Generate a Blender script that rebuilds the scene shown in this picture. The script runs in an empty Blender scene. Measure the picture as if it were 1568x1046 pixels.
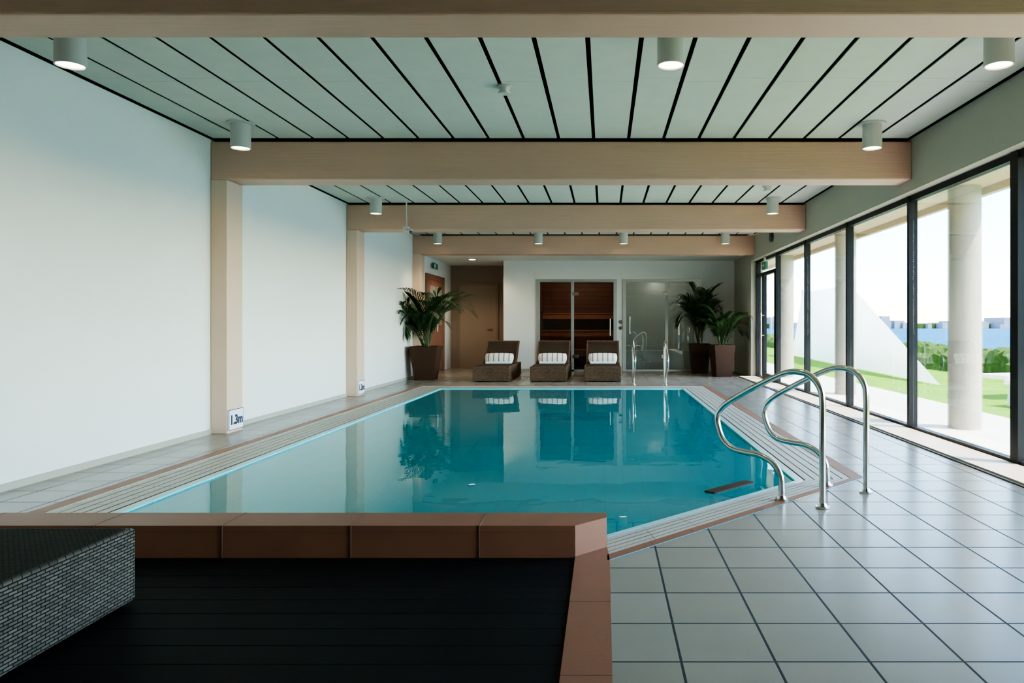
import bpy, math, random
from mathutils import Vector, Matrix
random.seed(7)
S = bpy.context.scene
COL = S.collection

# ------------------------------------------------------------------ materials
def newmat(name):
    m = bpy.data.materials.new(name); m.use_nodes = True
    nt = m.node_tree
    return m, nt, nt.nodes['Principled BSDF']
def rgb(c): return (c[0], c[1], c[2], 1)
def mat(name, col, rough=0.6, metal=0.0, var=0.06, vscale=3.0, bump=0.0, bscale=60, emis=None, estr=0, spec=0.5, stretch=None):
    m, nt, b = newmat(name)
    N, L = nt.nodes, nt.links
    b.inputs['Roughness'].default_value = rough
    b.inputs['Metallic'].default_value = metal
    b.inputs['Specular IOR Level'].default_value = spec
    tc = N.new('ShaderNodeTexCoord'); mp = N.new('ShaderNodeMapping')
    L.new(tc.outputs['Object'], mp.inputs[0])
    if stretch: mp.inputs['Scale'].default_value = stretch
    no = N.new('ShaderNodeTexNoise'); no.inputs['Scale'].default_value = vscale; no.inputs['Detail'].default_value = 4
    L.new(mp.outputs[0], no.inputs['Vector'])
    mx = N.new('ShaderNodeMix'); mx.data_type = 'RGBA'
    mx.inputs[6].default_value = rgb([c*(1-var) for c in col]); mx.inputs[7].default_value = rgb([min(1, c*(1+var)) for c in col])
    L.new(no.outputs['Fac'], mx.inputs[0]); L.new(mx.outputs[2], b.inputs['Base Color'])
    if bump:
        n2 = N.new('ShaderNodeTexNoise'); n2.inputs['Scale'].default_value = bscale; n2.inputs['Detail'].default_value = 3
        L.new(mp.outputs[0], n2.inputs['Vector'])
        bp = N.new('ShaderNodeBump'); bp.inputs['Strength'].default_value = bump; bp.inputs['Distance'].default_value = 0.01
        L.new(n2.outputs['Fac'], bp.inputs['Height']); L.new(bp.outputs[0], b.inputs['Normal'])
    if emis:
        b.inputs['Emission Color'].default_value = rgb(emis); b.inputs['Emission Strength'].default_value = estr
    return m

def brickmat(name, c1, c2, cm, bw, rh, mortar, off=0.0, rough=0.35, loc=(0,0,0), rot=(0,0,0), bump=0.3, spec=0.5, nvar=0.0, swap=None, mrough=0.9, smooth=0.1):
    m, nt, b = newmat(name); N, L = nt.nodes, nt.links
    tc = N.new('ShaderNodeTexCoord'); mp = N.new('ShaderNodeMapping')
    mp.inputs['Location'].default_value = loc; mp.inputs['Rotation'].default_value = rot
    if swap:
        sx = N.new('ShaderNodeSeparateXYZ'); cx = N.new('ShaderNodeCombineXYZ')
        L.new(tc.outputs['Object'], sx.inputs[0])
        if swap == 'box':      # (x+y, z)
            ad = N.new('ShaderNodeMath'); ad.operation = 'ADD'
            L.new(sx.outputs[0], ad.inputs[0]); L.new(sx.outputs[1], ad.inputs[1])
            L.new(ad.outputs[0], cx.inputs[0]); L.new(sx.outputs[2], cx.inputs[1])
        else:
            for i, k in enumerate(swap): L.new(sx.outputs['xyz'.index(k)], cx.inputs[i])
        L.new(cx.outputs[0], mp.inputs[0])
    else:
        L.new(tc.outputs['Object'], mp.inputs[0])
    br = N.new('ShaderNodeTexBrick'); br.offset = off; br.squash = 1.0
    br.inputs['Color1'].default_value = rgb(c1); br.inputs['Color2'].default_value = rgb(c2); br.inputs['Mortar'].default_value = rgb(cm)
    br.inputs['Scale'].default_value = 1; br.inputs['Mortar Size'].default_value = mortar; br.inputs['Mortar Smooth'].default_value = smooth
    br.inputs['Brick Width'].default_value = bw; br.inputs['Row Height'].default_value = rh; br.inputs['Bias'].default_value = 0
    L.new(mp.outputs[0], br.inputs['Vector'])
    out = br.outputs['Color']
    if nvar:
        no = N.new('ShaderNodeTexNoise'); no.inputs['Scale'].default_value = 2.5; no.inputs['Detail'].default_value = 6
        L.new(mp.outputs[0], no.inputs['Vector'])
        mr = N.new('ShaderNodeMapRange'); mr.inputs[3].default_value = 1-nvar; mr.inputs[4].default_value = 1+nvar
        L.new(no.outputs['Fac'], mr.inputs[0])
        mx = N.new('ShaderNodeMix'); mx.data_type = 'RGBA'; mx.blend_type = 'MULTIPLY'; mx.inputs[0].default_value = 1
        L.new(out, mx.inputs[6]); L.new(mr.outputs[0], mx.inputs[7]); out = mx.outputs[2]
    L.new(out, b.inputs['Base Color'])
    mr2 = N.new('ShaderNodeMapRange'); mr2.inputs[3].default_value = rough; mr2.inputs[4].default_value = mrough
    L.new(br.outputs['Fac'], mr2.inputs[0]); L.new(mr2.outputs[0], b.inputs['Roughness'])
    b.inputs['Specular IOR Level'].default_value = spec
    inv = N.new('ShaderNodeMath'); inv.operation = 'SUBTRACT'; inv.inputs[0].default_value = 1
    L.new(br.outputs['Fac'], inv.inputs[1])
    bp = N.new('ShaderNodeBump'); bp.inputs['Strength'].default_value = bump; bp.inputs['Distance'].default_value = 0.004
    L.new(inv.outputs[0], bp.inputs['Height']); L.new(bp.outputs[0], b.inputs['Normal'])
    return m

def glassmat(name, tint=(0.95, 0.97, 0.96), rough=0.0, refl=1.0, haze=0.0):
    m = bpy.data.materials.new(name); m.use_nodes = True; nt = m.node_tree; N, L = nt.nodes, nt.links
    N.clear(); out = N.new('ShaderNodeOutputMaterial')
    t = N.new('ShaderNodeBsdfTransparent'); t.inputs[0].default_value = rgb(tint)
    g = N.new('ShaderNodeBsdfGlossy'); g.inputs['Roughness'].default_value = rough
    base = t.outputs[0]
    if haze:
        d = N.new('ShaderNodeBsdfDiffuse'); d.inputs[0].default_value = (0.6, 0.66, 0.64, 1)
        m2 = N.new('ShaderNodeMixShader'); m2.inputs[0].default_value = haze
        L.new(t.outputs[0], m2.inputs[1]); L.new(d.outputs[0], m2.inputs[2]); base = m2.outputs[0]
    f = N.new('ShaderNodeFresnel'); f.inputs[0].default_value = 1.45
    mu = N.new('ShaderNodeMath'); mu.operation = 'MULTIPLY'; mu.inputs[1].default_value = refl
    L.new(f.outputs[0], mu.inputs[0])
    mx = N.new('ShaderNodeMixShader'); L.new(mu.outputs[0], mx.inputs[0]); L.new(base, mx.inputs[1]); L.new(g.outputs[0], mx.inputs[2])
    L.new(mx.outputs[0], out.inputs[0]); return m

M = {}
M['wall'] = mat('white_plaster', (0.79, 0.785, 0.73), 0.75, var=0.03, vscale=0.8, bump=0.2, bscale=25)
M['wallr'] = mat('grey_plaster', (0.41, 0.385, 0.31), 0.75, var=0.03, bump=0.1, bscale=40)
M['beam'] = mat('beige_painted_timber', (0.56, 0.335, 0.24), 0.55, var=0.05, vscale=2, bump=0.3, bscale=8, stretch=(0.4, 3, 6))
M['col'] = mat('beige_painted_column', (0.66, 0.46, 0.335), 0.55, var=0.04, bump=0.1, bscale=30)
M['panel'] = mat('ceiling_panel', (0.53, 0.545, 0.485), 0.85, var=0.06, vscale=6, bump=0.2, bscale=150, spec=0.2)
M['black'] = mat('black_void', (0.004, 0.005, 0.005), 0.9, var=0.0, spec=0.1)
M['frame'] = mat('black_aluminium', (0.008, 0.009, 0.010), 0.5, var=0.05, spec=0.2)
M['grey'] = mat('grey_aluminium', (0.42, 0.42, 0.40), 0.4, metal=0.6, var=0.03)
M['steel'] = mat('polished_stainless_steel', (0.60, 0.575, 0.54), 0.14, metal=1.0, var=0.03)
M['terra'] = mat('terracotta_tile', (0.26, 0.105, 0.058), 0.5, var=0.16, vscale=5, bump=0.08, bscale=90, spec=0.35)
M['terrajoint'] = mat('terracotta_joint', (0.14, 0.075, 0.055), 0.8)
M['tile'] = brickmat('grey_floor_tile', (0.265, 0.232, 0.185), (0.30, 0.265, 0.212), (0.02, 0.02, 0.018), 0.308, 0.308, 0.0050, rough=0.25, loc=(-0.25+0.308*20, -2.39+0.308*20, 0), nvar=0.12, bump=0.5)
M['gutter'] = mat('gutter_tile', (0.47, 0.425, 0.345), 0.45, var=0.1, vscale=8)
M['gutgap'] = mat('gutter_groove', (0.17, 0.16, 0.135), 0.8)
M['basin'] = brickmat('pool_tile', (0.06, 0.68, 0.74), (0.07, 0.72, 0.78), (0.06, 0.60, 0.65), 0.25, 0.125, 0.003, rough=0.3, swap='box')
M['basinf'] = brickmat('pool_floor_tile', (0.05, 0.69, 0.74), (0.055, 0.72, 0.77), (0.05, 0.63, 0.67), 0.25, 0.125, 0.003, rough=0.3)
M['ledge'] = mat('pool_edge_tile', (0.42, 0.60, 0.53), 0.3, var=0.05)
M['deck'] = brickmat('black_decking', (0.0045, 0.0042, 0.0042), (0.006, 0.0055, 0.0055), (0.001, 0.001, 0.001), 8, 0.14, 0.004, off=0.5, rough=0.65, bump=0.8, nvar=0.4, spec=0.1)
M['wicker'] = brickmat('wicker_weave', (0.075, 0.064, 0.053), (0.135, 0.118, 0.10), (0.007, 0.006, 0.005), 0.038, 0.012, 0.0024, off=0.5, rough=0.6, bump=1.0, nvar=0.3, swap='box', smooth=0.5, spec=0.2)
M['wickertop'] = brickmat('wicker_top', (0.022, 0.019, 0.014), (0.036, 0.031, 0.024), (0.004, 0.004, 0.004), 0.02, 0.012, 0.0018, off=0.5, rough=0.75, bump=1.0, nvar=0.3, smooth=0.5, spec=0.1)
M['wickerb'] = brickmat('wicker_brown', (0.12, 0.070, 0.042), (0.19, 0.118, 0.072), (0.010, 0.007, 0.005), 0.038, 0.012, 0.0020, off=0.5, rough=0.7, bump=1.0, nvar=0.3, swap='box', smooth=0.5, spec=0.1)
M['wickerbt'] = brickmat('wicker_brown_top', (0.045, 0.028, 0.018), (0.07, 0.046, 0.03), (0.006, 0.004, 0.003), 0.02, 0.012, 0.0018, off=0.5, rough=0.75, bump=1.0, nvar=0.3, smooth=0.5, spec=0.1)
M['planter'] = mat('brown_planter', (0.050, 0.023, 0.014), 0.5, var=0.15, spec=0.12)
M['soil'] = mat('potting_soil', (0.02, 0.014, 0.01), 0.95, bump=0.5)
M['leaf'] = mat('palm_leaf', (0.024, 0.06, 0.016), 0.5, var=0.5, vscale=5, spec=0.3)
M['stem'] = mat('palm_stem', (0.07, 0.09, 0.03), 0.6, var=0.3)
M['cedar'] = brickmat('cedar_boards', (0.14, 0.045, 0.024), (0.19, 0.065, 0.035), (0.02, 0.007, 0.004), 3.0, 0.11, 0.004, rough=0.5, swap='box', nvar=0.25)
M['wood'] = mat('red_wood', (0.38, 0.16, 0.085), 0.45, var=0.25, stretch=(4, 4, 0.5))
M['doorwood'] = mat('door_wood', (0.21, 0.09, 0.055), 0.45, var=0.25, stretch=(4, 4, 0.5))
M['brownwall'] = mat('brown_wall', (0.27, 0.19, 0.135), 0.6, var=0.04)
M['browndoor'] = mat('brown_door', (0.33, 0.24, 0.17), 0.5, var=0.04)
M['steamtile'] = brickmat('steam_tile', (0.44, 0.45, 0.41), (0.47, 0.48, 0.44), (0.33, 0.33, 0.3), 0.3, 0.3, 0.003, rough=0.3, swap='box')
M['white'] = mat('white_paint_metal', (0.50, 0.48, 0.44), 0.4, var=0.01)
def canvas():
    m, nt, b = newmat('white_canvas'); N, L = nt.nodes, nt.links
    b.inputs['Base Color'].default_value = (.88, .88, .87, 1); b.inputs['Roughness'].default_value = .8
    t = N.new('ShaderNodeBsdfTranslucent'); t.inputs[0].default_value = (.9, .9, .88, 1)
    no = N.new('ShaderNodeTexNoise'); no.inputs['Scale'].default_value = 3
    mr = N.new('ShaderNodeMapRange'); mr.inputs[3].default_value = .45; mr.inputs[4].default_value = .6; L.new(no.outputs['Fac'], mr.inputs[0])
    mx = N.new('ShaderNodeMixShader'); L.new(mr.outputs[0], mx.inputs[0]); L.new(b.outputs[0], mx.inputs[1]); L.new(t.outputs[0], mx.inputs[2])
    L.new(mx.outputs[0], N['Material Output'].inputs[0]); return m
M['canvas'] = canvas()
M['lampw'] = mat('lamp_glow', (1, 0.9, 0.75), 0.4, emis=(1, 0.84, 0.58), estr=10)
M['dark'] = mat('dark_plastic', (0.02, 0.02, 0.02), 0.4)
M['signw'] = mat('white_sign', (0.8, 0.8, 0.8), 0.4, var=0.01)
M['navy'] = mat('navy_print', (0.01, 0.015, 0.05), 0.5)
M['green'] = mat('exit_green', (0.03, 0.16, 0.08), 0.5)
M['grass'] = mat('lawn_grass', (0.12, 0.25, 0.012), 0.95, var=0.4, vscale=3, bump=1, bscale=40, spec=0.1)
M['hedge'] = mat('hedge_leaves', (0.045, 0.085, 0.016), 0.9, var=0.7, vscale=14, bump=1, bscale=30, spec=0.1)
M['pave'] = mat('patio_concrete', (0.62, 0.60, 0.55), 0.8, var=0.08, bump=0.3)
M['conc'] = mat('cast_concrete', (0.40, 0.35, 0.28), 0.85, var=0.15, vscale=5, bump=0.4, bscale=30)
M['soffit'] = mat('soffit_paint', (0.55, 0.43, 0.28), 0.7, var=0.05)
M['sea'] = mat('sea_water', (0.005, 0.11, 0.22), 0.8, var=0.2, vscale=0.05, spec=0.05)
M['city'] = mat('distant_building', (0.20, 0.22, 0.27), 0.9, var=0.25, vscale=0.05)
M['sill'] = mat('sill_stone', (0.50, 0.43, 0.35), 0.5, var=0.06)
M['glass'] = glassmat('window_glass', refl=0.6)
M['glass2'] = glassmat('door_glass', tint=(0.66, 0.65, 0.64), refl=0.7)
M['glass3'] = glassmat('steam_glass', tint=(0.66, 0.71, 0.68), refl=2.0, haze=0.06)

def stripemat():
    m, nt, b = newmat('striped_fabric'); N, L = nt.nodes, nt.links
    tc = N.new('ShaderNodeTexCoord'); w = N.new('ShaderNodeTexWave'); w.wave_type = 'BANDS'; w.bands_direction = 'X'
    w.inputs['Scale'].default_value = 3.0; L.new(tc.outputs['Object'], w.inputs[0])
    r = N.new('ShaderNodeValToRGB'); r.color_ramp.elements[0].color = (0.20, 0.15, 0.11, 1); r.color_ramp.elements[0].position = 0.05
    r.color_ramp.elements[1].color = (0.74, 0.70, 0.64, 1); r.color_ramp.elements[1].position = 0.13
    L.new(w.outputs['Color'], r.inputs[0]); L.new(r.outputs[0], b.inputs['Base Color']); b.inputs['Roughness'].default_value = 0.9
    return m
M['stripe'] = stripemat()
M['towel'] = mat('white_towel', (0.8, 0.8, 0.78), 0.95, var=0.02, bump=0.6, bscale=200)

def watermat():
    m = bpy.data.materials.new('pool_water_surface'); m.use_nodes = True; nt = m.node_tree; N, L = nt.nodes, nt.links
    N.clear(); out = N.new('ShaderNodeOutputMaterial')
    t = N.new('ShaderNodeBsdfTransparent'); t.inputs[0].default_value = (0.42, 0.93, 0.95, 1)
    df = N.new('ShaderNodeBsdfDiffuse'); df.inputs[0].default_value = (0.0, 0.37, 0.41, 1)
    ms = N.new('ShaderNodeMixShader'); ms.inputs[0].default_value = 0.5
    L.new(t.outputs[0], ms.inputs[1]); L.new(df.outputs[0], ms.inputs[2])
    g = N.new('ShaderNodeBsdfGlossy'); g.inputs['Roughness'].default_value = 0.0; g.inputs[0].default_value = (0.80, 0.98, 1, 1)
    tc = N.new('ShaderNodeTexCoord'); no = N.new('ShaderNodeTexNoise'); no.inputs['Scale'].default_value = 2.2; no.inputs['Detail'].default_value = 2
    L.new(tc.outputs['Object'], no.inputs['Vector'])
    bp = N.new('ShaderNodeBump'); bp.inputs['Strength'].default_value = 0.045; bp.inputs['Distance'].default_value = 0.05
    L.new(no.outputs['Fac'], bp.inputs['Height'])
    L.new(bp.outputs[0], g.inputs['Normal'])
    f = N.new('ShaderNodeFresnel'); f.inputs[0].default_value = 1.33; L.new(bp.outputs[0], f.inputs['Normal'])
    mx = N.new('ShaderNodeMixShader'); L.new(f.outputs[0], mx.inputs[0]); L.new(ms.outputs[0], mx.inputs[1]); L.new(g.outputs[0], mx.inputs[2])
    L.new(mx.outputs[0], out.inputs[0]); return m
M['water'] = watermat()

# ------------------------------------------------------------------ mesh builder
class MB:
    def __init__(s): s.v = []; s.f = []; s.m = []; s.sm = []; s.mats = []
    def mi(s, k):
        if k not in s.mats: s.mats.append(k)
        return s.mats.index(k)
    def add(s, vs, fs, k, smooth=False):
        o = len(s.v); s.v += [tuple(v) for v in vs]
        for f in fs: s.f.append([i+o for i in f]); s.m.append(s.mi(k)); s.sm.append(smooth)
        return s
    def box(s, x0, x1, y0, y1, z0, z1, k, xf=None):
        vs = [(x, y, z) for z in (z0, z1) for x, y in ((x0, y0), (x1, y0), (x1, y1), (x0, y1))]
        if xf: vs = [xf @ Vector(v) for v in vs]
        return s.add(vs, [(3, 2, 1, 0), (4, 5, 6, 7), (0, 1, 5, 4), (1, 2, 6, 5), (2, 3, 7, 6), (3, 0, 4, 7)], k)
    def prism(s, poly, z0, z1, k, ktop=None):
        n = len(poly)
        vs = [(x, y, z0) for x, y in poly] + [(x, y, z1) for x, y in poly]
        s.add(vs, [tuple(reversed(range(n)))] + [(i, (i+1) % n, n+(i+1) % n, n+i) for i in range(n)] + [tuple(range(n, 2*n))], k); return s
    def cyl(s, c, z0, z1, r0, r1, k, n=28, caps=True):
        vs = [(c[0]+r*math.cos(2*math.pi*i/n), c[1]+r*math.sin(2*math.pi*i/n), z) for r, z in ((r0, z0), (r1, z1)) for i in range(n)]
        s.add(vs, [(i, (i+1) % n, n+(i+1) % n, n+i) for i in range(n)], k, True)
        if caps: s.add(vs, [tuple(reversed(range(n))), tuple(range(n, 2*n))], k)
        return s
    def tube(s, pts, r, k, n=12, cap=True):
        pts = [Vector(p) for p in pts]; rings = []; prev = None
        rr = r if isinstance(r, (list, tuple)) else [r]*len(pts)
        for i, p in enumerate(pts):
            t = (pts[min(i+1, len(pts)-1)]-pts[max(i-1, 0)]).normalized()
            if prev is None:
                a = Vector((0, 0, 1)) if abs(t.z) < 0.9 else Vector((1, 0, 0)); u = t.cross(a).normalized()
            else: u = (prev-t*prev.dot(t)).normalized()
            prev = u; w = t.cross(u)
            rings.append([p+(u*math.cos(2*math.pi*j/n)+w*math.sin(2*math.pi*j/n))*rr[i] for j in range(n)])
        vs = [v for R in rings for v in R]; fs = []
        for i in range(len(pts)-1):
            for j in range(n):
                fs.append((i*n+j, i*n+(j+1) % n, (i+1)*n+(j+1) % n, (i+1)*n+j))
        s.add(vs, fs, k, True)
        if cap: s.add(vs, [tuple(range(n)), tuple(range(len(vs)-n, len(vs)))], k)
        return s
    def obj(s, name, parent=None, loc=None, rot=None, bevel=0, seg=2):
        me = bpy.data.meshes.new(name); me.from_pydata(s.v, [], s.f)
        for k in s.mats: me.materials.append(M[k])
        for p, mi, sm in zip(me.polygons, s.m, s.sm): p.material_index = mi; p.use_smooth = sm
        me.update()
        o = bpy.data.objects.new(name, me); COL.objects.link(o)
        if parent: o.parent = parent
        if loc: o.location = loc
        if rot: o.rotation_euler = rot
        if bevel:
            b = o.modifiers.new('bevel', 'BEVEL'); b.width = bevel; b.segments = seg; b.limit_method = 'ANGLE'; b.angle_limit = math.radians(40)
        return o
def empty(name, loc=(0, 0, 0), rot=(0, 0, 0)):
    o = bpy.data.objects.new(name, None); COL.objects.link(o); o.location = loc; o.rotation_euler = rot; return o
def catmull(P, n=8):
    P = [Vector(p) for p in P]; out = []
    Q = [P[0]*2-P[1]] + P + [P[-1]*2-P[-2]]
    for i in range(1, len(Q)-2):
        a, b, c, d = Q[i-1:i+3]
        for j in range(n):
            t = j/n
            out.append(0.5*((2*b)+(c-a)*t+(2*a-5*b+4*c-d)*t*t+(3*b-a-3*c+d)*t**3))
    out.append(P[-1]); return out

# ------------------------------------------------------------------ dimensions
XL, XR, XW = -3.98, 3.10, 3.20
YN, YB, YA = -2.6, 17.5, 18.9
ZC, ZBM = 2.98, 2.57
YW0 = 1.80     # glazing starts here; unseen solid wall before it, added to darken the foreground
bays = [(YN, 3.46), (3.75, 7.38), (7.70, 11.26), (11.60, 15.14)]
beams = [(-0.45, -0.13), (3.46, 3.75), (7.38, 7.70), (11.26, 11.60), (15.14, 15.46)]

# walls
MB().box(XL-0.2, XL, YN-0.2, YA+0.2, -0.3, 3.3, 'wall').obj('wall_left')
MB().box(XL, XW+0.15, YN-0.2, YN, -0.3, 3.3, 'wall').obj('wall_near')
w = MB()
SA0, SA1, ST0, ST1, ZD = -1.60, 0.26, 0.46, 2.30, 2.17
w.box(-2.42, SA0, YB, YB+0.12, 0, 2.7, 'wall'); w.box(SA1, ST0, YB, YB+0.12, 0, 2.7, 'wall'); w.box(ST1, XR, YB, YB+0.12, 0, 2.7, 'wall')
w.box(SA0, SA1, YB, YB+0.12, ZD, 2.7, 'wall'); w.box(ST0, ST1, YB, YB+0.12, ZD, 2.7, 'wall')
w.box(-2.42, -2.30, YB+0.12, YA, 0, 2.7, 'wall')
w.obj('wall_back')
MB().box(XL, -2.30, YA, YA+0.1, 0, 2.75, 'brownwall').box(-2.432, -2.421, YB, YA, 0, 2.62, 'brownwall').obj('wall_alcove')
w = MB()
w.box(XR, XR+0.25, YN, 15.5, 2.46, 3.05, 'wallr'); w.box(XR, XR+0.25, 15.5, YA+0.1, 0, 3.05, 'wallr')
w.box(XR, XR+0.25, YN, YW0-0.05, 0, 2.46, 'wallr')  # unseen stretch, closed off to keep the foreground dim
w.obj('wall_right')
# roof + ceiling
MB().box(XL-0.2, XR+0.25, YN-0.2, YA+0.3, 3.05, 3.3, 'black').box(XL, XL+0.012, YN, 15.14, 2.975, 3.05, 'black').box(XR-0.012, XR, YN, 15.14, 2.985, 3.05, 'black').obj('roof')
c = MB()
GW = 0.017
for (y0, y1) in bays:
    ks = list(range(-10, 10))
    edges = [XL+0.045] + [-0.112+0.353*k for k in ks] + [XR-0.02]
    for i in range(len(edges)-1):
        a = edges[i]+(GW if i else 0); b = edges[i+1]-(GW if i < len(edges)-2 else 0.005)
        if b-a < 0.01: continue
        jy = y0+(y1-y0)*(0.52 if i % 2 else 0.5)
        c.box(a, b, y0+0.02, jy-0.002, ZC, ZC+0.008, 'panel'); c.box(a, b, jy+0.002, y1-0.03, ZC, ZC+0.008, 'panel')
c.box(XL, XR, 15.46, YA, 2.64, 2.7, 'wall')
c.obj('ceiling')
# beams + columns
for (y0, y1) in beams:
    b = MB(); b.box(XL, XR, y0, y1, ZBM, 2.955, 'beam'); b.obj('beam', bevel=0.012)
    if y0 > 3: MB().box(XL, -3.81, y0, y1, 0, ZBM, 'col').obj('column', bevel=0.01)
# baseboard left
MB().box(XL, XL+0.012, YN, 15.14, 0.0, 0.05, 'wallr').obj('baseboard_left')
MB().box(-2.42, SA0-0.03, YB-0.012, YB, 0, 0.06, 'wallr').obj('baseboard_back')

# ------------------------------------------------------------------ pool outline
def path(a):
    L_ = -2.84-0.54*a; R_ = 1.35+0.52*a; F_ = 12.70+0.62*a; D_ = 3.83-0.43*a
    return [(0.012, D_+0.012), (R_, R_+D_), (R_, F_), (L_, F_), (L_, 3.71)]
def strip(mb, a0, a1, z, k):
    A, B = path(a0), path(a1)
    for i in range(4):
        mb.add([(A[i][0], A[i][1], z), (B[i][0], B[i][1], z), (B[i+1][0], B[i+1][1], z), (A[i+1][0], A[i+1][1], z)], [(0, 1, 2, 3)], k)
def wallstrip(mb, a, z0, z1, k):
    A = path(a)
    for i in range(4):
        mb.add([(A[i][0], A[i][1], z0), (A[i+1][0], A[i+1][1], z0), (A[i+1][0], A[i+1][1], z1), (A[i][0], A[i][1], z1)], [(0, 1, 2, 3)], k)
# floor
f = MB()
o = path(1.0)
R1, D1, F1, L1 = o[2][0], 3.40, o[2][1], o[3][0]
def poly(mb, pts, z, k): mb.add([(x, y, z) for x, y in pts], [tuple(range(len(pts)))], k)
poly(f, [(0.024, YN), (XW, YN), (XW, F1), (R1, F1), (R1, R1+D1), (0.024, D1+0.024)], 0, 'tile')
poly(f, [(XL, F1), (XW, F1), (XW, YB), (-2.42, YB), (-2.42, YA), (XL, YA)], 0, 'tile')
poly(f, [(XL, 3.47), (L1, 3.47), (L1, F1), (XL, F1)], 0, 'tile')
f.obj('floor')
MB().box(XL, -0.14, YN, 3.469, -0.06, -0.004, 'deck').obj('timber_deck')
# terracotta border
t = MB()
t.box(-0.14, 0.024, YN, 3.42, -0.04, 0.003, 'terra')
t.add([(-0.14, 3.42, .003), (0.024, 3.42, .003), (0.012, 3.62, .003), (-0.14, 3.47, .003)], [(0, 1, 2, 3)], 'terra')
strip(t, 0.80, 1.0, 0.003, 'terra')
for k in range(5):
    y = 2.9-0.61*k; t.box(-0.14, 0.024, y, y+0.003, 0.003, 0.0035, 'terrajoint')
A8, A10 = path(0.8), path(1.0)
for i in range(4):
    p0, p1, q0, q1 = Vector(A8[i]), Vector(A8[i+1]), Vector(A10[i]), Vector(A10[i+1])
    n = int((q1-q0).length/0.3)
    for j in range(1, n):
        s_ = j/n; d = 0.002/(q1-q0).length
        a, b = p0.lerp(p1, s_-d), p0.lerp(p1, s_+d); c2, d2 = q0.lerp(q1, s_+d), q0.lerp(q1, s_-d)
        t.add([(a.x, a.y, .0038), (b.x, b.y, .0038), (c2.x, c2.y, .0038), (d2.x, d2.y, .0038)], [(0, 1, 2, 3)], 'terrajoint')
t.obj('trim_terracotta')
# pool basin with gutter
p = MB()
strip(p, 0.0, 0.12, 0.0, 'ledge')
strip(p, 0.12, 0.80, -0.008, 'gutgap'); wallstrip(p, 0.8, -0.008, 0.003, 'gutter')
ns = 5
for i in range(ns):
    a0 = 0.13+i*0.67/ns; strip(p, a0+0.016, a0+0.67/ns, 0.0, 'gutter')
for i in range(4):
    p0, p1, q0, q1 = Vector(path(0.13)[i]), Vector(path(0.13)[i+1]), Vector(A8[i]), Vector(A8[i+1])
    n = max(2, int((p1-p0).length/0.25))
    for j in range(1, n):
        s_ = j/n; d = 0.0015/(p1-p0).length
        a, b = p0.lerp(p1, s_-d), p0.lerp(p1, s_+d); c2, d2 = q0.lerp(q1, s_+d), q0.lerp(q1, s_-d)
        p.add([(a.x, a.y, .0006), (b.x, b.y, .0006), (c2.x, c2.y, .0006), (d2.x, d2.y, .0006)], [(0, 1, 2, 3)], 'gutgap')
WZ = -0.012; BZ = -1.0
wallstrip(p, 0.0, BZ, 0.0, 'basin')
W = path(0.0); wp = [W[4], (0.012, 3.71)] + W[:4]
poly(p, wp, BZ, 'basinf')
p.add([(W[4][0], 3.71, BZ), (.012, 3.71, BZ), (.012, 3.71, 0), (W[4][0], 3.71, 0)], [(0, 1, 2, 3)], 'basin')
p.add([(.012, 3.71, BZ), (W[0][0], W[0][1], BZ), (W[0][0], W[0][1], 0), (.012, 3.71, 0)], [(0, 1, 2, 3)], 'basin')
p.obj('swimming_pool')
wm = MB(); poly(wm, wp, WZ, 'water'); wm.obj('pool_water')
# raised curb wall
cb = MB()
cp = [(XL, 3.47), (-0.14, 3.47), (0.010, 3.62), (0.010, 3.708), (XL, 3.708)]
cb.prism(cp, -0.06, 0.149, 'terra')
for k in range(6):
    x = -0.598-0.61*k
    cb.box(x, x+0.005, 3.4655, 3.709, -0.003, 0.1505, 'terrajoint')
cb.box(XL, -0.14, 3.4682, 3.4695, 0.118, 0.1205, 'terrajoint')
cb.obj('pool_curb_wall', bevel=0.004)

# ------------------------------------------------------------------ windows
MB().box(2.86, XW, YW0, 15.5, 0.0, 0.022, 'sill').box(2.83, 2.86, YW0, 15.5, 0.0, 0.01, 'dark').obj('trim_sill', bevel=0.003)
ml = [1.8, 3.75, 5.72, 7.72, 9.69, 11.72, 13.69, 15.45]
wn = 0
for i in range(len(ml)-1):
    wn += 1
    y0, y1 = ml[i], ml[i+1]
    g = MB(); t_ = 0.03
    last = (i == len(ml)-2)
    hw = 0.055 if i == 2 else 0.026
    g.box(XW, XW+0.09, y0-hw, y0+hw, 0.02, 2.46, 'frame')
    if last: g.box(XW, XW+0.09, y1-0.03, y1+0.05, 0.02, 2.46, 'frame')
    g.box(XW+0.01, XW+0.08, y0+hw, y1-t_, 0.0, 0.045, 'frame'); g.box(XW+0.01, XW+0.08, y0+hw, y1-t_, 2.40, 2.46, 'frame')
    g.box(XW+0.042, XW+0.048, y0+hw, y1-t_, 0.045, 2.40, 'glass')
    if last:
        g.box(XW, XW+0.07, y0+hw, y1-t_, 2.10, 2.17, 'frame')
        g.box(XW-0.005, XW+0.065, y0+hw, y0+0.12, 0.045, 2.10, 'frame'); g.box(XW-0.005, XW+0.065, y0+1.05, y0+1.17, 0.045, 2.10, 'frame')
        g.box(XW-0.005, XW+0.065, y0+0.12, y0+1.05, 0.045, 0.14, 'frame')
        g.tube([(XW-0.06, y0+1.0, 0.85), (XW-0.06, y0+1.0, 1.35)], 0.015, 'steel')
        g.tube([(XW, y0+1.0, 0.9), (XW-0.06, y0+1.0, 0.9)], 0.01, 'steel'); g.tube([(XW, y0+1.0, 1.3), (XW-0.06, y0+1.0, 1.3)], 0.01, 'steel')
        g.obj('door_1')
    else: g.obj('window_%d' % wn)
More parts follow.
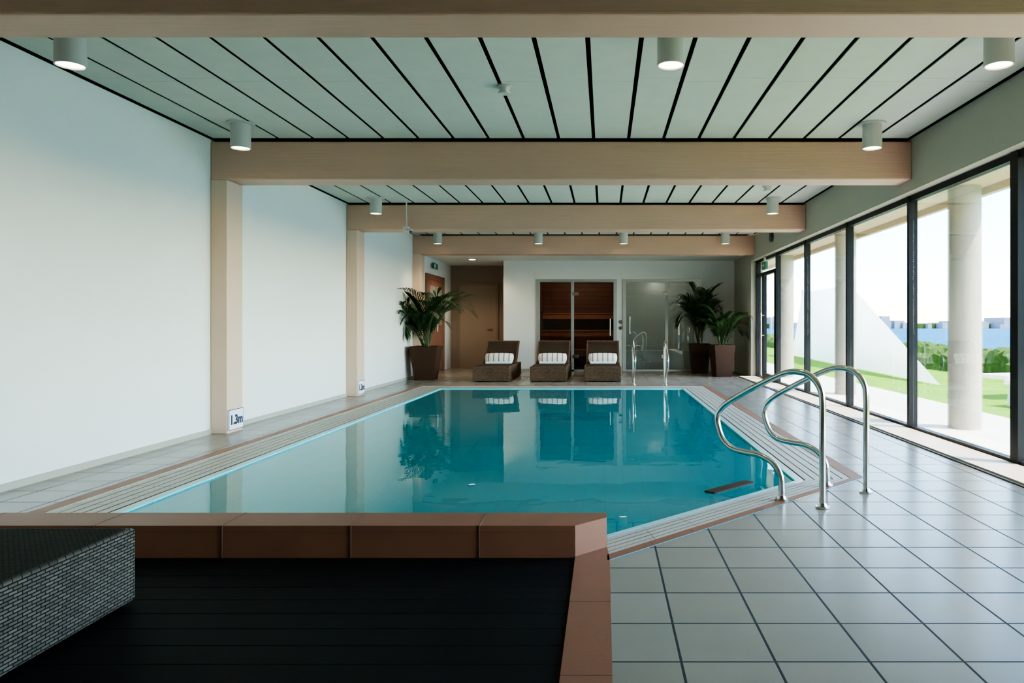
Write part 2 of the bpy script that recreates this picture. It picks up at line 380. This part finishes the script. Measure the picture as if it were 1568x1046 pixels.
# exit sign by door
MB().box(3.12, 3.17, 14.2, 14.55, 2.2, 2.34, 'green').box(3.115, 3.12, 14.3, 14.36, 2.23, 2.31, 'signw').box(3.115,3.12,14.4,14.5,2.26,2.285,'signw').box(3.13, 3.16, 14.33, 14.42, 2.34, 2.46, 'white').obj('exit_sign', bevel=0.004)

# ------------------------------------------------------------------ outside
MB().box(XW+0.1, 4.8, -12, 40, -0.2, -0.005, 'pave').obj('patio')
MB().box(4.8, 9.6, -12, 60, -0.6, -0.02, 'grass').obj('lawn')
cn = MB(); cn.box(XR+0.25, 4.14, -3, 19, 2.58, 2.85, 'soffit'); cn.box(4.07, 4.14, -3, 19, 2.50, 2.58, 'soffit'); cn.obj('canopy')
for y in (-0.1, 3.97, 7.85, 11.73, 15.6):
    q = MB(); q.cyl((3.86, y), -0.005, 2.58, 0.165, 0.165, 'conc', 40, caps=False); q.obj('concrete_column')
# hedge: bumpy row
h = MB(); random.seed(3)
nx, ny = 11, 340
vs = []; fs = []
for j in range(ny):
    for i in range(nx):
        u = i/(nx-1); ang = math.pi*u
        y = 2+j*0.15; r = 0.5+random.uniform(-0.075, 0.075)
        vs.append((8.9-0.6*math.cos(ang)*r*2, y+random.uniform(-.07, .07), -0.02+max(0, math.sin(ang))**0.6*(0.54*r*2)+0.08*math.sin(y*1.3)*math.sin(ang)))
for j in range(ny-1):
    for i in range(nx-1):
        fs.append((j*nx+i, j*nx+i+1, (j+1)*nx+i+1, (j+1)*nx+i))
h.add(vs, fs, 'hedge', False); h.obj('hedge')
s_ = MB(); s_.add([(9.5, -500, -6), (3000, -500, -6), (3000, 1620, -6), (9.5, 1620, -6)], [(0, 1, 2, 3)], 'sea'); s_.obj('sea')
ct = MB(); random.seed(11)
ct.box(200, 2600, 1560, 1700, -6, 4, 'hedge')
for i in range(150):
    x = random.uniform(350, 1500); wd = random.uniform(6, 22); hh = random.choice([7, 8, 10, 12, 14, 16, 22]) * random.uniform(.7, 1.2)
    ct.box(x, x+wd, 1540+random.uniform(-20, 10), 1600, -6, -4+hh, 'city')
ct.tube([(735, 1530, -6), (735, 1530, 40)], 1.5, 'city', 8)
ct.obj('distant_city')
# added white canvas, standing in for an unidentified blown-out shape outside
sv = []; sf = []; n = 10
A, B, C, D = Vector((6.15, 13.4, .0)), Vector((6.7, 20, 2.2)), Vector((7.3, 27, 2.3)), Vector((6.9, 27, .0))
for j in range(n+1):
    for i in range(n+1):
        u, v = i/n, j/n
        P = A.lerp(D, u).lerp(B.lerp(C, u), v); P.x += 0.25*math.sin(math.pi*u)*math.sin(math.pi*v); sv.append(P)
for j in range(n):
    for i in range(n): sf.append((j*(n+1)+i, j*(n+1)+i+1, (j+1)*(n+1)+i+1, (j+1)*(n+1)+i))
sm_ = MB(); sm_.add(sv, sf, 'canvas', True)
sm_.tube([(6.7, 20, -.02), (6.7, 20, 2.3)], .04, 'white'); sm_.tube([(7.3, 27, -.02), (7.3, 27, 2.4)], .04, 'white'); sm_.obj('canvas_standin')
def sunbed(loc, rz):
    e = empty('sun_lounger', loc, (0, 0, rz))
    b = MB(); b.box(-0.33, 0.33, 0, 1.3, 0.30, 0.36, 'canvas')
    xf = Matrix.Translation((0, 1.3, 0.33)) @ Matrix.Rotation(math.radians(40), 4, 'X')
    b.box(-0.33, 0.33, 0, 0.75, -0.03, 0.03, 'canvas', xf)
    for x in (-0.3, 0.3):
        for y in (0.12, 1.2): b.tube([(x, y, 0.31), (x, y-0.06, 0.0)], 0.025, 'canvas', 8)
        b.tube(catmull([(x, 0.8, .34), (x, 0.95, .55), (x, 1.3, .58), (x, 1.6, .5)], 5), 0.02, 'canvas', 8)
    b.obj('frame', parent=e, bevel=0.01)
sunbed((5.6, 9.8, -0.018), math.radians(-75)); sunbed((5.9, 11.2, -0.018), math.radians(-75))

# ------------------------------------------------------------------ downlights
def downlight(x, y):
    d = MB()
    d.cyl((0, 0), -0.014, 0, 0.125, 0.125, 'white', 36)
    d.cyl((0, 0), -0.235, -0.014, 0.088, 0.088, 'white', 36, caps=False)
    d.cyl((0, 0), -0.235, -0.20, 0.080, 0.07, 'white', 36, caps=False)
    n = 36
    vs = [((r)*math.cos(2*math.pi*i/n), r*math.sin(2*math.pi*i/n), -0.235) for r in (0.088, 0.08) for i in range(n)]
    d.add(vs, [(i, (i+1) % n, n+(i+1) % n, n+i) for i in range(n)], 'white')
    d.add([(0.078*math.cos(2*math.pi*i/n), 0.078*math.sin(2*math.pi*i/n), -0.226) for i in range(n)], [tuple(reversed(range(n)))], 'lampw')
    o = d.obj('ceiling_downlight', loc=(x, y, ZC))
    l = bpy.data.lights.new('lamp', 'SPOT'); l.energy = 70 if y > 14 else 12; l.color = (1, .86, .68); l.spot_size = math.radians(110 if y > 14 else 80); l.spot_blend = .8; l.shadow_soft_size = .08
    lo = bpy.data.objects.new('lamp', l); COL.objects.link(lo); lo.parent = o; lo.location = (0, 0, -0.25)
for x, y in [(-3.39, 0.85), (-1.33, 0.85), (0.42, 0.85), (-3.39, 4.64), (0.42, 4.64), (2.5, 4.64), (-3.39, 6.81), (2.49, 6.81), (-3.38, 10.8), (2.48, 10.8),  # near row is out of view, added to front-light the curb
             (-3.38, 14.8), (-1.34, 14.8), (0.38, 14.8), (2.44, 14.8)]: downlight(x, y)
# recessed alcove light
MB().cyl((-3.08, 17.0), 2.625, 2.64, 0.10, 0.10, 'white').cyl((-3.08, 17.0), 2.62, 2.626, 0.075, 0.075, 'lampw').obj('recessed_light')
l = bpy.data.lights.new('alcove_lamp', 'SPOT'); l.energy = 90; l.color = (1, .8, .6); l.shadow_soft_size = .07; l.spot_size = math.radians(140); l.spot_blend = .5
lo = bpy.data.objects.new('alcove_lamp', l); COL.objects.link(lo); lo.location = (-3.08, 17.0, 2.6)
# smoke detectors
def detector(x, y):
    MB().cyl((0, 0), -0.012, 0, 0.06, 0.06, 'white').cyl((0, 0), -0.05, -0.012, 0.03, 0.048, 'white').cyl((0, 0), -0.062, -0.05, 0.045, 0.05, 'white').obj('smoke_detector', loc=(x, y, ZC))
detector(-0.79, 5.75); detector(2.2, 9.9)
# security camera
MB().tube([(0, 0, 0), (0, 0, -0.40)], 0.012, 'white').cyl((0, 0), -0.44, -0.38, 0.05, 0.05, 'white').tube([(-.02, .02, -.42), (0.09, -0.09, -0.47)], 0.035, 'white').tube([(0.085, -0.085, -.467), (0.1, -0.1, -0.475)], 0.025, 'dark').obj('security_camera', loc=(-3.03, 11.18, ZC))
# wall speaker
sp = MB(); sp.cyl((0, 0), 0, 0.05, 0.09, 0.08, 'dark'); sp.obj('wall_speaker', loc=(XR, 13.5, 2.72), rot=(0, -math.pi/2, 0))

# ------------------------------------------------------------------ depth signs
def depth_sign(y):
    e = empty('pool_depth_sign', (-3.80, y, 0))
    b = MB(); b.box(-0.008, 0.006, 0.0, 0.30, 0.03, 0.24, 'signw'); b.box(0.006, 0.007, 0.0, 0.30, 0.03, 0.036, 'navy'); b.box(0.006, 0.007, 0.0, 0.30, 0.234, 0.24, 'navy'); b.box(0.006,0.007,0.0,0.006,0.03,0.24,'navy'); b.box(0.006,0.007,0.294,0.30,0.03,0.24,'navy')
    b.obj('plate', parent=e)
    c_ = bpy.data.curves.new('digits', 'FONT'); c_.body = '1.3m'; c_.size = 0.13; c_.extrude = 0.001; c_.align_x = 'CENTER'; c_.offset = 0.005
    t_ = bpy.data.objects.new('digits', c_); COL.objects.link(t_); t_.parent = e; t_.location = (0.008, 0.15, 0.09); t_.rotation_euler = (math.pi/2, 0, math.pi/2)
    c_.materials.append(M['navy'])
depth_sign(7.385); depth_sign(11.265)

# ------------------------------------------------------------------ handrails
prof = [(0, 0), (0, .3), (0, .62), (.018, .72), (.08, .79), (.17, .812), (.27, .795), (.457, .71), (.60, .635), (.72, .56), (.772, .49), (.766, .41), (.725, .325), (.65, .28), (.55, .268), (.44, .262), (.345, .225), (.29, .155), (.28, .08), (.28, 0)]
def rail(name, base, d, parent=None):
    pts = [Vector((base[0]+d[0]*s, base[1]+d[1]*s, z)) for s, z in prof]
    r = MB(); r.tube(catmull(pts, 6), 0.0195, 'steel', 16)
    for s in (0, .28):
        c_ = (base[0]+d[0]*s, base[1]+d[1]*s)
        r.cyl(c_, 0.003, 0.012, 0.042, 0.042, 'steel'); r.cyl(c_, 0.012, 0.03, 0.03, 0.024, 'steel')
    return r.obj(name, parent=parent)
q = math.sqrt(.5)
rail('pool_handrail', (1.31, 4.40), (-q, q)); rail('pool_handrail', (1.715, 4.80), (-q, q))
rail('pool_handrail', (0.53, 13.62), (0, -1)); rail('pool_handrail', (1.11, 13.62), (0, -1))
# ladder step
xf = Matrix.Translation((0.86, 5.02, -0.03)) @ Matrix.Rotation(math.radians(45), 4, 'Z')
st = MB(); st.box(-0.23, 0.23, -0.04, 0.04, -0.015, 0.018, 'steel', xf); st.box(-0.232, 0.232, -0.042, 0.042, 0.018, 0.026, 'planter', xf)
for x in (-0.22, 0.22): st.box(x-.015, x+.015, -0.23, 0.0, -0.015, 0.015, 'steel', xf)
for x in (-0.22, 0.22): st.box(x-.015, x+.015, -0.03, 0.0, -0.8, 0.0, 'steel', xf)
st.obj('pool_ladder_step')

# ------------------------------------------------------------------ loungers
def pillow(mb, w_, h_, d_, k, xf):
    nu, nv = 20, 12; vs = []; fs = []
    for sgn in (1, -1):
        o_ = len(vs)
        for j in range(nv+1):
            for i in range(nu+1):
                u = -1+2*i/nu; v = -1+2*j/nv
                th = ((1-abs(u)**3.0)*(1-abs(v)**3.0))**0.5
                pin = 1-0.06*(u*u*v*v)
                vs.append(xf @ Vector((u*w_/2*pin, sgn*th*d_/2, v*h_/2*pin)))
        for j in range(nv):
            for i in range(nu):
                a = o_+j*(nu+1)+i; f_ = (a, a+1, a+nu+2, a+nu+1)
                fs.append(f_ if sgn < 0 else tuple(reversed(f_)))
    mb.add(vs, fs, k, True)
def lounger(loc, rz, pil=True, side='wickerb', top='wickerbt'):
    e = empty('wicker_sun_lounger', loc, (0, 0, rz))
    b = MB()
    b.box(-0.36, 0.36, 0, 1.95, 0.012, 0.296, side)
    for x in (-0.3, 0.3):
        for y in (0.08, 1.87): b.box(x-.03, x+.03, y-.03, y+.03, 0, 0.03, 'dark')
    b.obj('base', parent=e, bevel=0.014, seg=3)
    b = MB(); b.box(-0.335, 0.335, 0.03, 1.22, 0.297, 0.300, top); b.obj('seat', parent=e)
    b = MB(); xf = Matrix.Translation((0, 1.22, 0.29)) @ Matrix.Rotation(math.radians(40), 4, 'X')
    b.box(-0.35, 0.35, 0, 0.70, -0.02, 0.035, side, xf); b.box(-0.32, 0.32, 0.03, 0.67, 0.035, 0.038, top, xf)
    for x in (-0.28, 0.28): b.tube([(x, 1.62, 0.60), (x, 1.80, 0.28)], 0.014, 'dark', 8)
    b.obj('backrest', parent=e, bevel=0.008)
    if pil:
        b = MB(); pillow(b, 0.60, 0.20, 0.16, 'stripe', Matrix.Translation((0, 1.10, 0.42)) @ Matrix.Rotation(math.radians(-28), 4, 'X')); b.obj('pillow', parent=e)
        b = MB(); b.box(-0.27, 0.27, 0.93, 1.14, 0.302, 0.345, 'towel'); b.obj('towel', parent=e, bevel=0.018, seg=3)
    return e
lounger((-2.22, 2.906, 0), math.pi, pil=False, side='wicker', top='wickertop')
for x in (-2.20, -1.09, -0.04): lounger((x, 14.16, 0), 0)

# ------------------------------------------------------------------ planters + palms
def palm(loc, ph, wt, wb, top, nf, seed, rz=0.2, xmin=-99, xmax=99, ymax=99, wide=1.0, stemh=0.0, droop=(1.3, 2.3)):
    e = empty('potted_palm', loc); random.seed(seed)
    b = MB()
    def ring(w_, z): return [(x*w_/2, y*w_/2, z) for x, y in ((-1, -1), (1, -1), (1, 1), (-1, 1))]
    R = Matrix.Rotation(rz, 4, 'Z')
    vs = [R @ Vector(v) for v in ring(wb, 0)+ring(wt, ph)+ring(wt-.06, ph)+ring(wt-.07, ph-.05)]
    fs = [(3, 2, 1, 0)]
    for k in range(3):
        for i in range(4): fs.append((k*4+i, k*4+(i+1) % 4, k*4+4+(i+1) % 4, k*4+4+i))
    b.add(vs, fs, 'planter'); b.add(vs[12:16], [(0, 1, 2, 3)], 'soil')
    b.obj('planter', parent=e, bevel=0.008)
    b = MB(); H = top-ph
    for k in range(nf):
        az = 2*math.pi*k*0.618+random.uniform(-.3, .3)
        el = math.radians(random.uniform(60, 89)); Ln = H*random.uniform(0.75, 1.3)
        drop = random.uniform(*droop)
        p_ = Vector((random.uniform(-.05, .05), random.uniform(-.05, .05), ph-0.05)); pts = []; n = 22
        if stemh: p_.z += random.uniform(0, stemh)
        for i in range(n+1):
            pts.append(p_.copy()); t_ = i/n
            e_ = el-drop*t_**1.8
            p_ = p_+Vector((math.cos(az)*math.cos(e_)*wide, math.sin(az)*math.cos(e_)*wide, math.sin(e_)))*Ln/n
        def cl(v):
            v = v.copy(); v.x = min(max(v.x, xmin), xmax); v.y = min(v.y, ymax); return v
        pts = [cl(v) for v in pts]
        b.tube(pts, [0.011*(1-.8*i/n) for i in range(n+1)], 'stem', 5, cap=False)
        m_ = 24
        for i in range(m_):
            t_ = 0.28+0.72*i/(m_-1); fi = t_*n; i0 = min(int(fi), n-1); P = pts[i0].lerp(pts[i0+1], fi-i0)
            T = (pts[min(i0+1, n)]-pts[max(i0-1, 0)])
            if T.length < 1e-5: continue
            T.normalize()
            Sd = T.cross(Vector((0, 0, 1)))
            if Sd.length < 1e-3: Sd = Vector((1, 0, 0))
            Sd.normalize()
            tt = (t_-0.28)/0.72
            ln = H*0.27*(0.45+0.75*math.sin(math.pi*min(1, tt*0.85+0.12)))*random.uniform(.85, 1.1)
            for sg in (-1, 1):
                D = (Sd*sg*(0.95-0.55*tt)+T*(0.55+0.6*tt)+Vector((0, 0, 0.12))).normalized()
                Wd = D.cross(Vector((0, 0, 1)))
                if Wd.length < 1e-3: Wd = T.copy()
                Wd.normalize(); ww = 0.012
                q1 = P+D*ln*.35; q2 = P+D*ln*.7+Vector((0, 0, -ln*.08)); q3 = P+D*ln*.98+Vector((0, 0, -ln*.22))
                vs = [P-Wd*ww*.4, P+Wd*ww*.4, q1+Wd*ww, q1-Wd*ww, q2+Wd*ww*.8, q2-Wd*ww*.8, q3]
                b.add([cl(v) for v in vs], [(0, 1, 2, 3), (3, 2, 4, 5), (5, 4, 6)], 'leaf')
    b.obj('foliage', parent=e)
palm((-3.60, 14.75, 0), 0.68, 0.56, 0.38, 1.95, 34, 5, rz=0.0, xmin=-0.36, ymax=0.37, wide=0.95, droop=(0.8, 2.5))
palm((2.52, 15.75, 0), 0.68, 0.46, 0.34, 1.65, 22, 9, rz=0.15, xmax=0.55, wide=0.75, droop=(0.9, 2.4))
palm((2.17, 16.75, 0), 0.68, 0.46, 0.34, 2.12, 24, 12, rz=0.0, xmax=0.9, ymax=0.70, wide=0.6, stemh=0.3, droop=(0.9, 2.5))

# ------------------------------------------------------------------ sauna
s = MB(); y0, y1 = YB+0.125, 19.4
s.box(SA0-.1, SA1+.1, y1, y1+0.05, 0, 2.3, 'cedar'); s.box(SA0-.1, SA0-.02, y0, y1, 0, 2.3, 'cedar'); s.box(SA1, SA1+.08, y0, y1, 0, 2.3, 'cedar')
s.box(SA0-.1, SA1+.1, y0, y1, 2.25, 2.3, 'cedar'); s.box(SA0-.1, SA1+.1, YB, y1, -0.02, 0.0, 'steamtile')
for (ya, yb, z) in ((18.0, 18.45, 0.50), (18.40, 18.9, 0.98), (18.85, 19.38, 1.42)):
    for k in range(3):
        dy = (yb-ya)/3; s.box(SA0, SA1-.02, ya+k*dy, ya+k*dy+dy-.02, z-.035, z, 'wood')
    s.box(SA0, SA1-.02, ya+.02, ya+.05, z-.16, z-.05, 'wood')
s.obj('sauna')
def doorset(name, x0, x1, z1, gk, mx, nb):
    d = MB(); y = YB-0.02
    fr = 'grey'
    d.box(x0-.03, x0+.05, y-.015, y+.14, 0, z1+.03, fr); d.box(x1-.05, x1+.03, y-.015, y+.14, 0, z1+.03, fr); d.box(x0+.05, x1-.05, y-.015, y+.14, z1-.04, z1+.03, fr)
    d.box(mx-.035, mx+.035, y, y+.06, 0.0, z1-.04, fr)
    d.box(x0+.05, x1-.05, y, y+.06, 0, 0.04, fr)
    d.box(x0+.05, x1-.05, y+.028, y+.036, 0.04, z1-.04, gk)
    return d, y
d, y = doorset('sauna', SA0, SA1, ZD, 'glass2', -0.77, 2)
d.tube([(0.13, y-.05, 0.85), (0.13, y-.05, 1.25)], 0.016, 'steel'); d.tube([(0.13, y-.05, .9), (0.13, y+.03, .9)], 0.01, 'steel'); d.tube([(0.13, y-.05, 1.2), (0.13, y+.03, 1.2)], 0.01, 'steel')
for z in (0.35, 1.85): d.box(-0.77, -0.62, y-.012, y+.02, z-.04, z+.04, 'steel')
d.obj('door_2')
d, y = doorset('steam', ST0, ST1, ZD, 'glass3', 1.48, 2)
d.tube([(0.60, y-.05, 0.9), (0.60, y-.05, 1.3)], 0.016, 'steel')
for z in (0.95, 1.25): d.tube([(0.60, y-.05, z), (0.60, y+.03, z)], 0.01, 'steel')
for z in (0.35, 1.85): d.box(1.36, 1.50, y-.012, y+.02, z-.04, z+.04, 'steel')
d.obj('door_3')
s = MB()
s.box(ST0-.04, ST1+.1, y1-.4, y1-.35, 0, 2.3, 'steamtile'); s.box(ST0-.04, ST0, y0, y1-.4, 0, 2.3, 'steamtile'); s.box(ST1, ST1+.08, y0, y1-.4, 0, 2.3, 'steamtile')
s.box(ST0-.04, ST1+.1, y0, y1-.4, 2.25, 2.3, 'steamtile'); s.box(ST0-.04, ST1+.1, YB, y1-.4, -0.02, 0, 'steamtile'); s.box(ST0, ST1, 18.45, 19.0, 0, 0.45, 'steamtile')
s.obj('steam_room')
for nm, x, en, cc in (('sauna_fill', -0.7, 34, (1, .75, .5)), ('steam_fill', 1.4, 34, (1, .95, .88))):  # fill lights without fixtures, added unseen above the doors to brighten both interiors
    l = bpy.data.lights.new(nm, 'POINT'); l.energy = en; l.color = cc; l.shadow_soft_size = .02
    lo = bpy.data.objects.new(nm, l); COL.objects.link(lo); lo.location = (x, 17.72, 2.22)
for z in (1.03, 1.18):
    b = MB(); b.cyl((0, 0), 0, 0.02, 0.05, 0.045, 'steel').cyl((0, 0), 0.02, 0.03, 0.025, 0.022, 'dark'); b.obj('wall_control_knob', loc=(0.375, YB, z), rot=(math.pi/2, 0, 0))
# alcove door (brown) & left wooden door
d = MB(); d.box(-3.74, -2.80, YA-.03, YA, 0, 2.12, 'browndoor'); d.box(-3.80, -3.74, YA-.04, YA, 0, 2.18, 'brownwall'); d.box(-2.80, -2.74, YA-.04, YA, 0, 2.18, 'brownwall'); d.box(-3.74, -2.80, YA-.04, YA, 2.12, 2.18, 'brownwall')
d.tube([(-2.9, YA-.07, 1.0), (-3.02, YA-.07, 1.0)], .01, 'steel'); d.tube([(-2.9, YA-.07, 1.0), (-2.9, YA-.02, 1.0)], .01, 'steel'); d.obj('door_4', bevel=.004)
d = MB(); X = XL
d.box(X, X+.05, 16.2, 16.32, 0, 2.26, 'doorwood'); d.box(X, X+.05, 17.85, 17.97, 0, 2.26, 'doorwood'); d.box(X, X+.05, 16.32, 17.85, 2.14, 2.26, 'doorwood')
d.box(X, X+.03, 16.32, 17.85, 0, 2.14, 'doorwood'); d.box(X+.03, X+.036, 16.5, 17.05, 1.1, 2.0, 'grey'); d.box(X+.03, X+.036, 17.15, 17.7, 1.1, 2.0, 'grey')
d.tube([(X+.08, 17.08, .95), (X+.08, 17.08, 1.3)], .012, 'steel'); d.tube([(X+.02, 17.08, 1.), (X+.08, 17.08, 1.)], .01, 'steel'); d.tube([(X+.02, 17.08, 1.25), (X+.08, 17.08, 1.25)], .01, 'steel')
d.obj('door_5', bevel=.004)
MB().box(-3.93, -3.90, 16.7, 17.1, 2.40, 2.52, 'green').box(-3.90, -3.898, 16.75, 16.85, 2.42, 2.50, 'signw').box(-3.98, -3.90, 16.87, 16.93, 2.52, 2.55, 'white').obj('exit_sign', bevel=.003)

# ------------------------------------------------------------------ light / sky
wd = bpy.data.worlds.new('sky'); S.world = wd; wd.use_nodes = True; nt = wd.node_tree
bg = nt.nodes['Background']; sk = nt.nodes.new('ShaderNodeTexSky'); sk.sky_type = 'NISHITA'; sk.sun_disc = False
sk.sun_elevation = math.radians(55); sk.sun_rotation = math.radians(120); sk.air_density = 1.0; sk.dust_density = 0.3; sk.ozone_density = 1.2
tn = nt.nodes.new('ShaderNodeMix'); tn.data_type = 'RGBA'; tn.blend_type = 'MULTIPLY'; tn.inputs[0].default_value = 1; tn.inputs[7].default_value = (0.97, 0.98, 0.97, 1)
nt.links.new(sk.outputs[0], tn.inputs[6]); nt.links.new(tn.outputs[2], bg.inputs[0]); bg.inputs[1].default_value = 3.6
sl = bpy.data.lights.new('sun', 'SUN'); sl.energy = 41.0; sl.angle = math.radians(0.6); sl.color = (1, .915, .78)
so = bpy.data.objects.new('sun', sl); COL.objects.link(so)
so.rotation_euler = Vector((-1, 0.55, -1.9)).to_track_quat('-Z', 'Y').to_euler(); so.location = (20, -8, 30)
try: S.view_settings.look = 'AgX - Medium High Contrast'
except Exception as ex: print(ex)

# ------------------------------------------------------------------ camera
cam = bpy.data.cameras.new('camera'); cam.sensor_width = 36; cam.lens = 1120/1568*36
cam.shift_x = -(926-784)/1568; cam.shift_y = -(523-498)/1568; cam.clip_end = 5000; cam.clip_start = 0.05
co = bpy.data.objects.new('camera', cam); COL.objects.link(co); co.location = (0, 0, 1.1); co.rotation_euler = (math.pi/2, 0, 0)
S.camera = co
